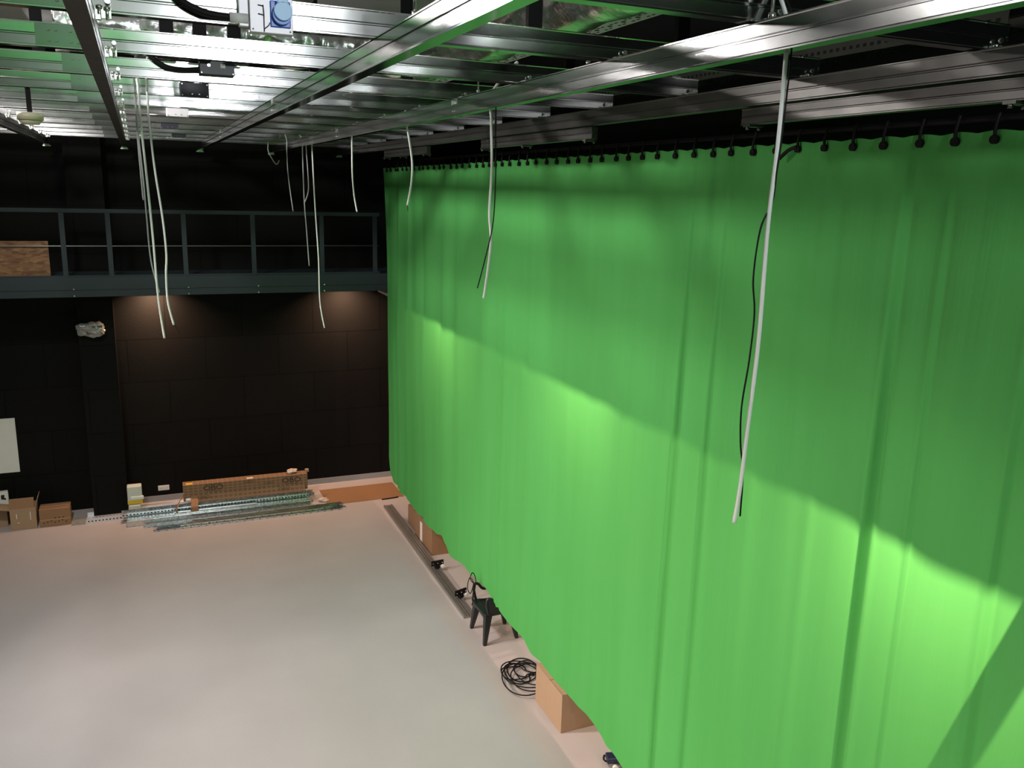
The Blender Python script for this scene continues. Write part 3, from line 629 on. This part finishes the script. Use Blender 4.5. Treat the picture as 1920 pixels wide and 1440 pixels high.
# monobloc chair
def chair():
    t = thing('plastic_chair', 'dark plastic armchair tucked half behind the hem of the green cloth', 'chair', (3.70, 9.74, 0), -math.pi/2)
    W, D, SH = .50, .46, .43
    def legmesh(x0, y0, x1, y1, top, sx, sy):
        bm = BM(); v = []
        for (x, y, z, w) in ((x0, y0, 0, .022), (x1, y1, top, .048)):
            v.append([bm.verts.new((x+a*w, y+b_*w, z)) for a, b_ in ((-1, -1), (1, -1), (1, 1), (-1, 1))])
        for k in range(4): bm.faces.new((v[0][k], v[0][(k+1) % 4], v[1][(k+1) % 4], v[1][k]))
        bm.faces.new(v[0][::-1]); bm.faces.new(v[1]); return bm
    for x0, y0, x1, y1 in ((.01, 0.03, .07, .09), (W-.01, .03, W-.07, .09), (.05, D+.03, .09, D-.05), (W-.05, D+.03, W-.09, D-.05)):
        obj('leg', legmesh(x0, y0, x1, y1, SH-.01, 1, 1), CHAIRM, t, .006)
    bm = BM(); prism(bm, [(.03, SH-.02), (.10, SH-.005), (.25, SH-.02), (.40, SH-.03), (.47, SH-.02), (.47, SH-.045), (.03, SH-.055)], 'X', .03, W-.03); obj('seat', bm, CHAIRM, t, .008)
    bm = BM(); prism(bm, [(.06, SH-.03), (W-.06, SH-.03), (W-.06, SH-.13), (W-.10, SH-.085), (W/2, SH-.07), (.10, SH-.085), (.06, SH-.13)], 'Y', .035, .055); obj('apron', bm, CHAIRM, t, .004)
    bm = BM(); prism(bm, [(.07, SH-.03), (D-.04, SH-.03), (D-.04, SH-.12), (D-.1, SH-.075), (.14, SH-.075), (.07, SH-.13)], 'X', .035, .05); obj('side_apron', bm, CHAIRM, t, .004)
    # backrest: curved slatted shell
    bm = BM()
    for k in range(6):
        x = .07+k*(W-.14)/5; pts = [(x, .43+.03*abs(k-2.5)/-2.5, SH-.03), (x, .47-.012*abs(k-2.5), SH+.18), (x, .53-.02*abs(k-2.5), SH+.36)]
        tube(bm, pts, .018, 8, 4)
    tube(bm, [(.05, .47, SH+.33), (.14, .53, SH+.385), (W/2, .55, SH+.40), (W-.14, .53, SH+.385), (W-.05, .47, SH+.33)], .024, 8, 5)
    tube(bm, [(.05, .40, SH-.02), (.05, .44, SH+.16), (.05, .47, SH+.33)], .022, 8, 5); tube(bm, [(W-.05, .40, SH-.02), (W-.05, .44, SH+.16), (W-.05, .47, SH+.33)], .022, 8, 5)
    obj('backrest', bm, CHAIRM, t)
    for s in (.015, W-.015):
        bm = BM(); tube(bm, [(s, .08, SH-.02), (s, .05, SH+.12), (s, .06, SH+.20), (s, .11, SH+.195), (s, .17, SH+.125), (s, .24, SH+.115), (s+(.02 if s < .2 else -.02), .45, SH+.12)], .019, 8, 5)
        obj('armrest', bm, CHAIRM, t)
chair()
bm = BM()
tube(bm, [(3.70, 9.62, .66), (3.67, 9.64, .55), (3.66, 9.72, .60), (3.70, 9.75, .72), (3.74, 9.70, .64), (3.69, 9.63, .45)], .006, 6, 5)
tube(bm, [(3.72, 9.64, .68), (3.68, 9.68, .74), (3.73, 9.72, .80), (3.76, 9.68, .7), (3.71, 9.62, .52), (3.68, 9.60, .40)], .006, 6, 5)
o = obj('hanging_wire', bm, CABLE_B); tag(o, 'loose black wires looped over the plastic chair', 'cable')

# ------------------------------------------------------------------ things along the back wall
o = obj('cardboard_sheet', one(box, 2.85, 4.28, 14.84, 15.68, 0.0, .006), mat('orange_card', (0.27, 0.135, 0.06), .7, noise_amt=.08)); tag(o, 'flat orange brown cardboard sheet on the floor in the back corner', 'cardboard')
o = obj('floor_cable', one(tube, [(3.84, 14.79, .012), (4.0, 14.80, .011), (4.16, 14.82, .012)], .012, 8), CABLE_B); tag(o, 'short black stick lying at the front edge of the cardboard sheet', 'stick')

def channel(name, lab, cat, x0, x1, y, z, w, h, m, group, rz=0, slots=True):
    t = thing(name, lab, cat, ((x0+x1)/2, y, z), rz, group); L = (x1-x0)/2
    bm = BM(); th = .003
    box(bm, -L, L, -w/2, w/2, 0, th); box(bm, -L, L, -w/2, -w/2+th, th, h); box(bm, -L, L, w/2-th, w/2, th, h)
    box(bm, -L, L, -w/2, -w/2+.012, h, h+th); box(bm, -L, L, w/2-.012, w/2, h, h+th)
    if slots:
        x = -L+.03
        while x < L-.03:
            box(bm, x-.012, x+.012, -w/2-.0008, -w/2, h*.35, h*.65, 1)
            box(bm, x-.014, x+.014, -w*.22-.008, -w*.22+.008, th, th+.0006, 1); box(bm, x-.014, x+.014, w*.22-.008, w*.22+.008, th, th+.0006, 1)
            x += .055
    obj('channel', bm, [m, BLACK_HOLE], t)
    return t
channel('cable_tray', 'wide perforated tray sticking out at left of the metal pile', 'cable tray', -1.13, 1.6, 15.52, 0, .36, .07, WHITE_TRAY, 'metal pile on the floor', math.radians(1.0))
GP = 'metal pile on the floor'
channel('cable_tray', 'dense slotted tray under the long printed carton', 'cable tray', -.58, 2.66, 15.22, .10, .16, .07, GALV, GP)
channel('cable_tray', 'lower slotted tray beneath the one under the printed carton', 'cable tray', -.50, 2.60, 15.20, .0, .20, .095, GALV, GP)
# flat galvanised lids
o = obj('tray_lid', one(box, -.50, 2.55, 14.93, 15.08, 0, .105), GALV, None, .004); tag(o, 'plain galvanised channel in front of the slotted trays', 'metal profile', GP)
o = obj('tray_lid', one(box, .25, 1.62, 14.96, 15.08, .107, .125), mat('bright_sheet', (.75, .78, .78), .2, 1), None, .002); tag(o, 'short bright sheet metal lid on top of the galvanised channel', 'metal profile', GP)
def cprof(lab, x0, x1, y, z, rz, m=GALV):
    t = thing('drywall_profile', lab, 'metal profile', ((x0+x1)/2, y, z), rz, 'slim steel profiles in front of the pile'); L = (x1-x0)/2
    bm = BM(); prism(bm, [(-.025, 0), (.025, 0), (.025, .026), (.016, .026), (.016, .023), (.022, .023), (.022, .003), (-.022, .003), (-.022, .023), (-.016, .023), (-.016, .026), (-.025, .026)], 'X', -L, L)
    x = -L+.05; k = 0
    while x < L-.05:
        for yy in (-.008, .008): cyl(bm, (x, yy, .0035), 'Z', .005, .0012, 6, 1)
        box(bm, x+.02, x+.05, -.0262, -.0255, .009, .017, 1); x += .125; k += 1
    obj('channel', bm, [m, BLACK_HOLE], t)
ordn = ['front', 'second', 'third', 'fourth', 'fifth', 'rear']
for k in range(6):
    cprof('slim slotted steel profile lying in front of the metal pile, %s of its row' % ordn[k], -.10+.05*(k % 3)-(.2 if k > 3 else 0), 3.05+.04*((k*2) % 3), 14.575+k*.058, 0, 0)
for k in range(3):
    cprof('slim slotted steel profile stacked on top of the row, %s one' % ['nearest', 'middle', 'inner'][k], .32+.1*k, 2.7+.15*k, 14.62+k*.075, .028, math.radians(.3), mat('bright_profile', (.80, .80, .76), .22, 1, noise_amt=.2, noise_scale=30))
# rods behind
for k, (y, z, lb) in enumerate(((15.86, .06, 'long pale tube lying against the back wall behind the pile'), (15.80, .03, 'second pale tube in front of the one against the wall'))):
    o = obj('metal_tube', one(cyl, (.6, y, .017), 'X', .016, 2.0, 10), mat('pale_tube', (.72, .62, .56), .35, .6)); tag(o, lb, 'tube', 'pale tubes behind the pile')
# long printed carton
t = thing('printed_carton', 'very long brown carton printed with squares and OBO on the metal pile', 'box', (.42, 15.32, .1995), 0)
t.rotation_euler = (0, 0, math.radians(-.8))
bm = BM(); box(bm, 0, 2.15, 0, .20, 0, .30)
obj('carton_body', bm, OBOM, t, .006)
bm = BM(); prism(bm, [(-.002, .125), (-.006, .13), (-.05, -.02), (-.044, -.022)], 'X', .12, 2.10); obj('side_flap', bm, OBOM, t)
bm = BM(); ribbon(bm, [(.0, -.008, .13), (-.07, -.06, .05), (-.12, -.225, -.03), (-.145, -.255, -.085)], Vector((.035, .02, .06)), .006); obj('end_flap', bm, CARD, t)
bm = BM(); ribbon(bm, [(.17, -.035, .05), (.18, -.12, .02), (.16, -.232, -.03), (.19, -.234, -.09)], Vector((.06, 0, .0)), .006); obj('torn_flap', bm, CARD_DARK, t)
obj('white_filler', one(box, .03, .13, -.045, .06, -.0, .06), WHITE, t, .02)
obj('tape_label', one(box, .05, .16, .02, .10, .3005, .302), YELLOW, t); obj('shipping_label', one(box, 1.08, 1.19, .03, .09, .3005, .302), PAPER, t)
bm = BM(); box(bm, 2.13, 2.20, .12, .19, .28, .34); obj('torn_edge', bm, CARD, t, .012)
def text(parent, s, loc, size, rot, m, name='printed_word', sx=1.0):
    cu = bpy.data.curves.new(name, 'FONT'); cu.body = s; cu.size = size; cu.extrude = .0008; cu.align_x = 'CENTER'; cu.align_y = 'CENTER'
    tmp = bpy.data.objects.new(name, cu); C.objects.link(tmp)
    dg = bpy.context.evaluated_depsgraph_get(); me = bpy.data.meshes.new_from_object(tmp.evaluated_get(dg)); me.materials.clear(); me.materials.append(m)
    bpy.data.objects.remove(tmp, do_unlink=True)
    o = bpy.data.objects.new(name, me); C.objects.link(o); o.parent = parent; o.location = loc; o.rotation_euler = rot; o.scale = (sx, 1, 1); return o
FR = (math.pi/2, 0, 0)
FAINT = mat('faint_ink', (.085, .045, .022), .8)
for x, z, s, m in ((.50, .21, .125, INK), (1.86, .205, .125, INK), (1.10, .245, .06, FAINT), (1.46, .19, .06, FAINT)):
    text(t, 'OBO', (x, -.0015, z), s, FR, m, sx=1.25)
    if m is INK:
        bm = BM(); box(bm, x-.12, x+.12, -.0015, -.0005, z+.056, z+.063); obj('printed_line', bm, INK, t); bm = BM(); box(bm, x-.12, x+.12, -.0015, -.0005, z-.063, z-.056); obj('printed_line', bm, INK, t)
for x in (.33, 1.72):
    o = text(t, 'OBO', (x, -.029, .06), .075, (math.pi/2-.28, 0, 0), FAINT, sx=1.25)
# foam scraps
for k, (x, y, z, lb) in enumerate(((2.82, 15.05, 0, 'crumpled pale paper scrap at the right end of the metal pile'), (2.30, 15.39, .505, 'pale crumpled scrap on the right end of the printed carton'))):
    bm = BM(); bmesh.ops.create_icosphere(bm, subdivisions=3, radius=.055)
    for v in bm.verts: v.co = Vector((v.co.x*1.7, v.co.y, v.co.z*.8))*(1+.55*noise.noise(v.co*22+Vector((k, 0, 0))))
    o = obj('paper_scrap', bm, mat('buff_paper', (.62, .47, .38), .8)); o.location = (x, y, z+.04); tag(o, lb, 'paper')

# white canister stack
t = thing('plastic_canister', 'milky canister with yellow band standing on the other canister by the pile', 'canister', (-.48, 15.50, .185))
obj('container', one(box, 0, .235, 0, .16, 0, .33), TRANSL, t, .015); obj('yellow_band', one(box, -.002, .237, -.002, .162, .012, .075), YELLOW, t)
bm = BM(); box(bm, .05, .26, -.015, .02, .085, .15); obj('torn_wrap', bm, mat('white_film', (.8, .78, .72), .3), t, .012)
t = thing('plastic_canister', 'lower milky canister standing in the perforated tray', 'canister', (-.47, 15.46, .016))
obj('container', one(box, 0, .19, 0, .15, 0, .165), TRANSL, t, .01)
# double wall socket
t = thing('wall_socket', 'white double wall socket low on the black back wall', 'socket', (.115, YB, .245))
obj('frame', one(box, -.095, .095, -.012, 0, -.047, .047), WHITE, t, .004)
for s in (-.045, .045):
    i_ = obj('insert', one(cyl, (s, -.0125, 0), 'Y', .026, .003, 20), PAPER, t)
    bm = BM(); cyl(bm, (s-.010, -.0145, 0), 'Y', .005, .002, 8); cyl(bm, (s+.010, -.0145, 0), 'Y', .005, .002, 8); obj('pin_hole', bm, INK, t)

# cartons at the left
t = thing('open_carton', 'open brown carton with raised front flap at the left of the back wall', 'box', (-2.25, 15.38, 0), 0)
W, D, Hh = .38, .34, .37
bm = BM(); th = .006
box(bm, 0, W, 0, th, 0, Hh); box(bm, 0, W, D-th, D, 0, Hh); box(bm, 0, th, th, D-th, 0, Hh); box(bm, W-th, W, th, D-th, 0, Hh); box(bm, th, W-th, th, D-th, 0, th)
obj('carton_body', bm, CARD, t)
bm = BM(); prism(bm, [(0, Hh), (.006, Hh), (.046, Hh+.165), (.040, Hh+.167)], 'X', .0, W-.02); obj('front_flap', bm, CARD_DARK, t)
bm = BM(); prism(bm, [(W-th, Hh), (W, Hh), (W+.045, Hh+.16), (W+.037, Hh+.162)], 'Y', .01, D-.01); obj('side_flap', bm, CARD, t)
bm = BM(); prism(bm, [(0, Hh-.03), (0, Hh-.024), (-.22, Hh+.02), (-.22, Hh+.014)], 'Y', .01, D-.01); obj('side_flap', bm, CARD, t)
bm = BM(); box(bm, .29, .30, -.001, 0, .16, .30); box(bm, .09, .10, -.001, 0, .20, .28); box(bm, .10, .13, -.001, 0, .12, .13); obj('tape_mark', bm, PAPER, t)
t = carton('taped_carton', 'lower taped brown carton right of the open carton', (-1.83, 15.38, 0), .46, .30, .30, 0, CARD_DARK)
bm = BM()
for k in range(7): box(bm, .05+.055*k, .075+.055*k, -.001, 0, .06+.014*(k % 3), .075+.014*(k % 3)); 
for k in range(3): box(bm, .22+.06*k, .245+.06*k, -.001, 0, .14, .155)
obj('printed_marks', bm, INK, t); obj('front_tape', one(box, 0, .46, -.0015, -.0005, .115, .13), TAPE, t)
t = thing('dark_bag', 'black bag slumped at the left edge beside the open carton', 'bag', (-2.52, 15.55, 0))
bm = BM(); bmesh.ops.create_icosphere(bm, subdivisions=4, radius=.2)
for v in bm.verts: v.co = Vector((v.co.x*1.0, v.co.y*.9, max(-.17, v.co.z*.95)))*(1+.22*noise.noise(v.co*7))
for v in bm.verts: v.co.z += .18
obj('sack', bm, mat('black_bag', (.012, .018, .018), .4), t); obj('knot', one(cyl, (0, 0, .38), 'Z', .03, .08, 10, 0, .045), mat('black_bag', (.012, .018, .018), .4), t)
t = thing('white_packet', 'white packet with black mark at the left edge above the cartons', 'packet', (-2.62, 15.72, .30), math.radians(10))
obj('packet_body', one(box, 0, .33, 0, .12, 0, .25), PAPER, t, .008); bm = BM(); box(bm, .22, .27, -.0015, 0, .13, .21); box(bm, .26, .29, -.0015, 0, .12, .15); obj('printed_marks', bm, INK, t)
t = thing('cardboard_box', 'brown carton under the white packet at the left edge', 'box', (-2.72, 15.62, 0)); obj('carton_body', one(box, 0, .40, 0, .34, 0, .298), CARD, t, .004)
bpy.data.objects.remove(bpy.data.objects['dark_bag'].children[1], do_unlink=True)
bpy.data.objects['dark_bag'].location = (-2.46, 15.38, 0); bpy.data.objects['dark_bag'].scale = (.75, .55, .9)
# clear film on floor
o = obj('film_strip', one(box, -1.36, -1.15, 15.3, 15.64, .0, .012), FILM); tag(o, 'clear plastic film lying on the floor left of the metal pile', 'plastic film')
# poster
o = obj('wall_panel', one(box, -3.4, -2.125, YB-.02, YB-.001, .80, 1.745), PAPER); tag(o, 'large blank white panel on the black back wall at the left edge', 'panel')

# wrapped fixture on the pillar
t = thing('wrapped_fixture', 'wall fixture wrapped in crumpled clear film on the black pillar', 'fixture', (-.80, 15.55, 3.28))
bm = BM(); box(bm, -.10, .14, -.08, .08, -.07, .07); obj('housing', bm, mat('dark_grey_housing', (.06, .06, .06), .5), t, .01)
bm = BM(); bmesh.ops.create_icosphere(bm, subdivisions=4, radius=.17)
for v in bm.verts:
    n_ = noise.noise(v.co*9); v.co = Vector((v.co.x*1.15+.01, v.co.y*.62, v.co.z*.72))*(1+.30*n_+.16*noise.noise(v.co*25))
for v in bm.verts:
    if v.co.x < -.10: v.co.z += .3*(abs(v.co.x)-.10)*(1 if v.co.z > -.04 else -1); v.co.x *= 1.25
obj('film_wrap', bm, FILM, t)
obj('bracket', one(box, -.02, .06, .07, .10, -.05, .05), BLACK_STEEL, t)

# work light fixture that throws the key light (behind the camera)
t = thing('work_light', 'bright work lamp hanging above the near walkway behind the camera', 'lamp', (KEY[0], KEY[1]-.06, KEY[2]))
obj('housing', one(box, -.48, .48, -.12, -.02, -.22, .22), BLACK_STEEL, t, .01)
obj('stem', one(cyl, (0, -.07, .26), 'Z', .02, .12, 10), BLACK_STEEL, t)
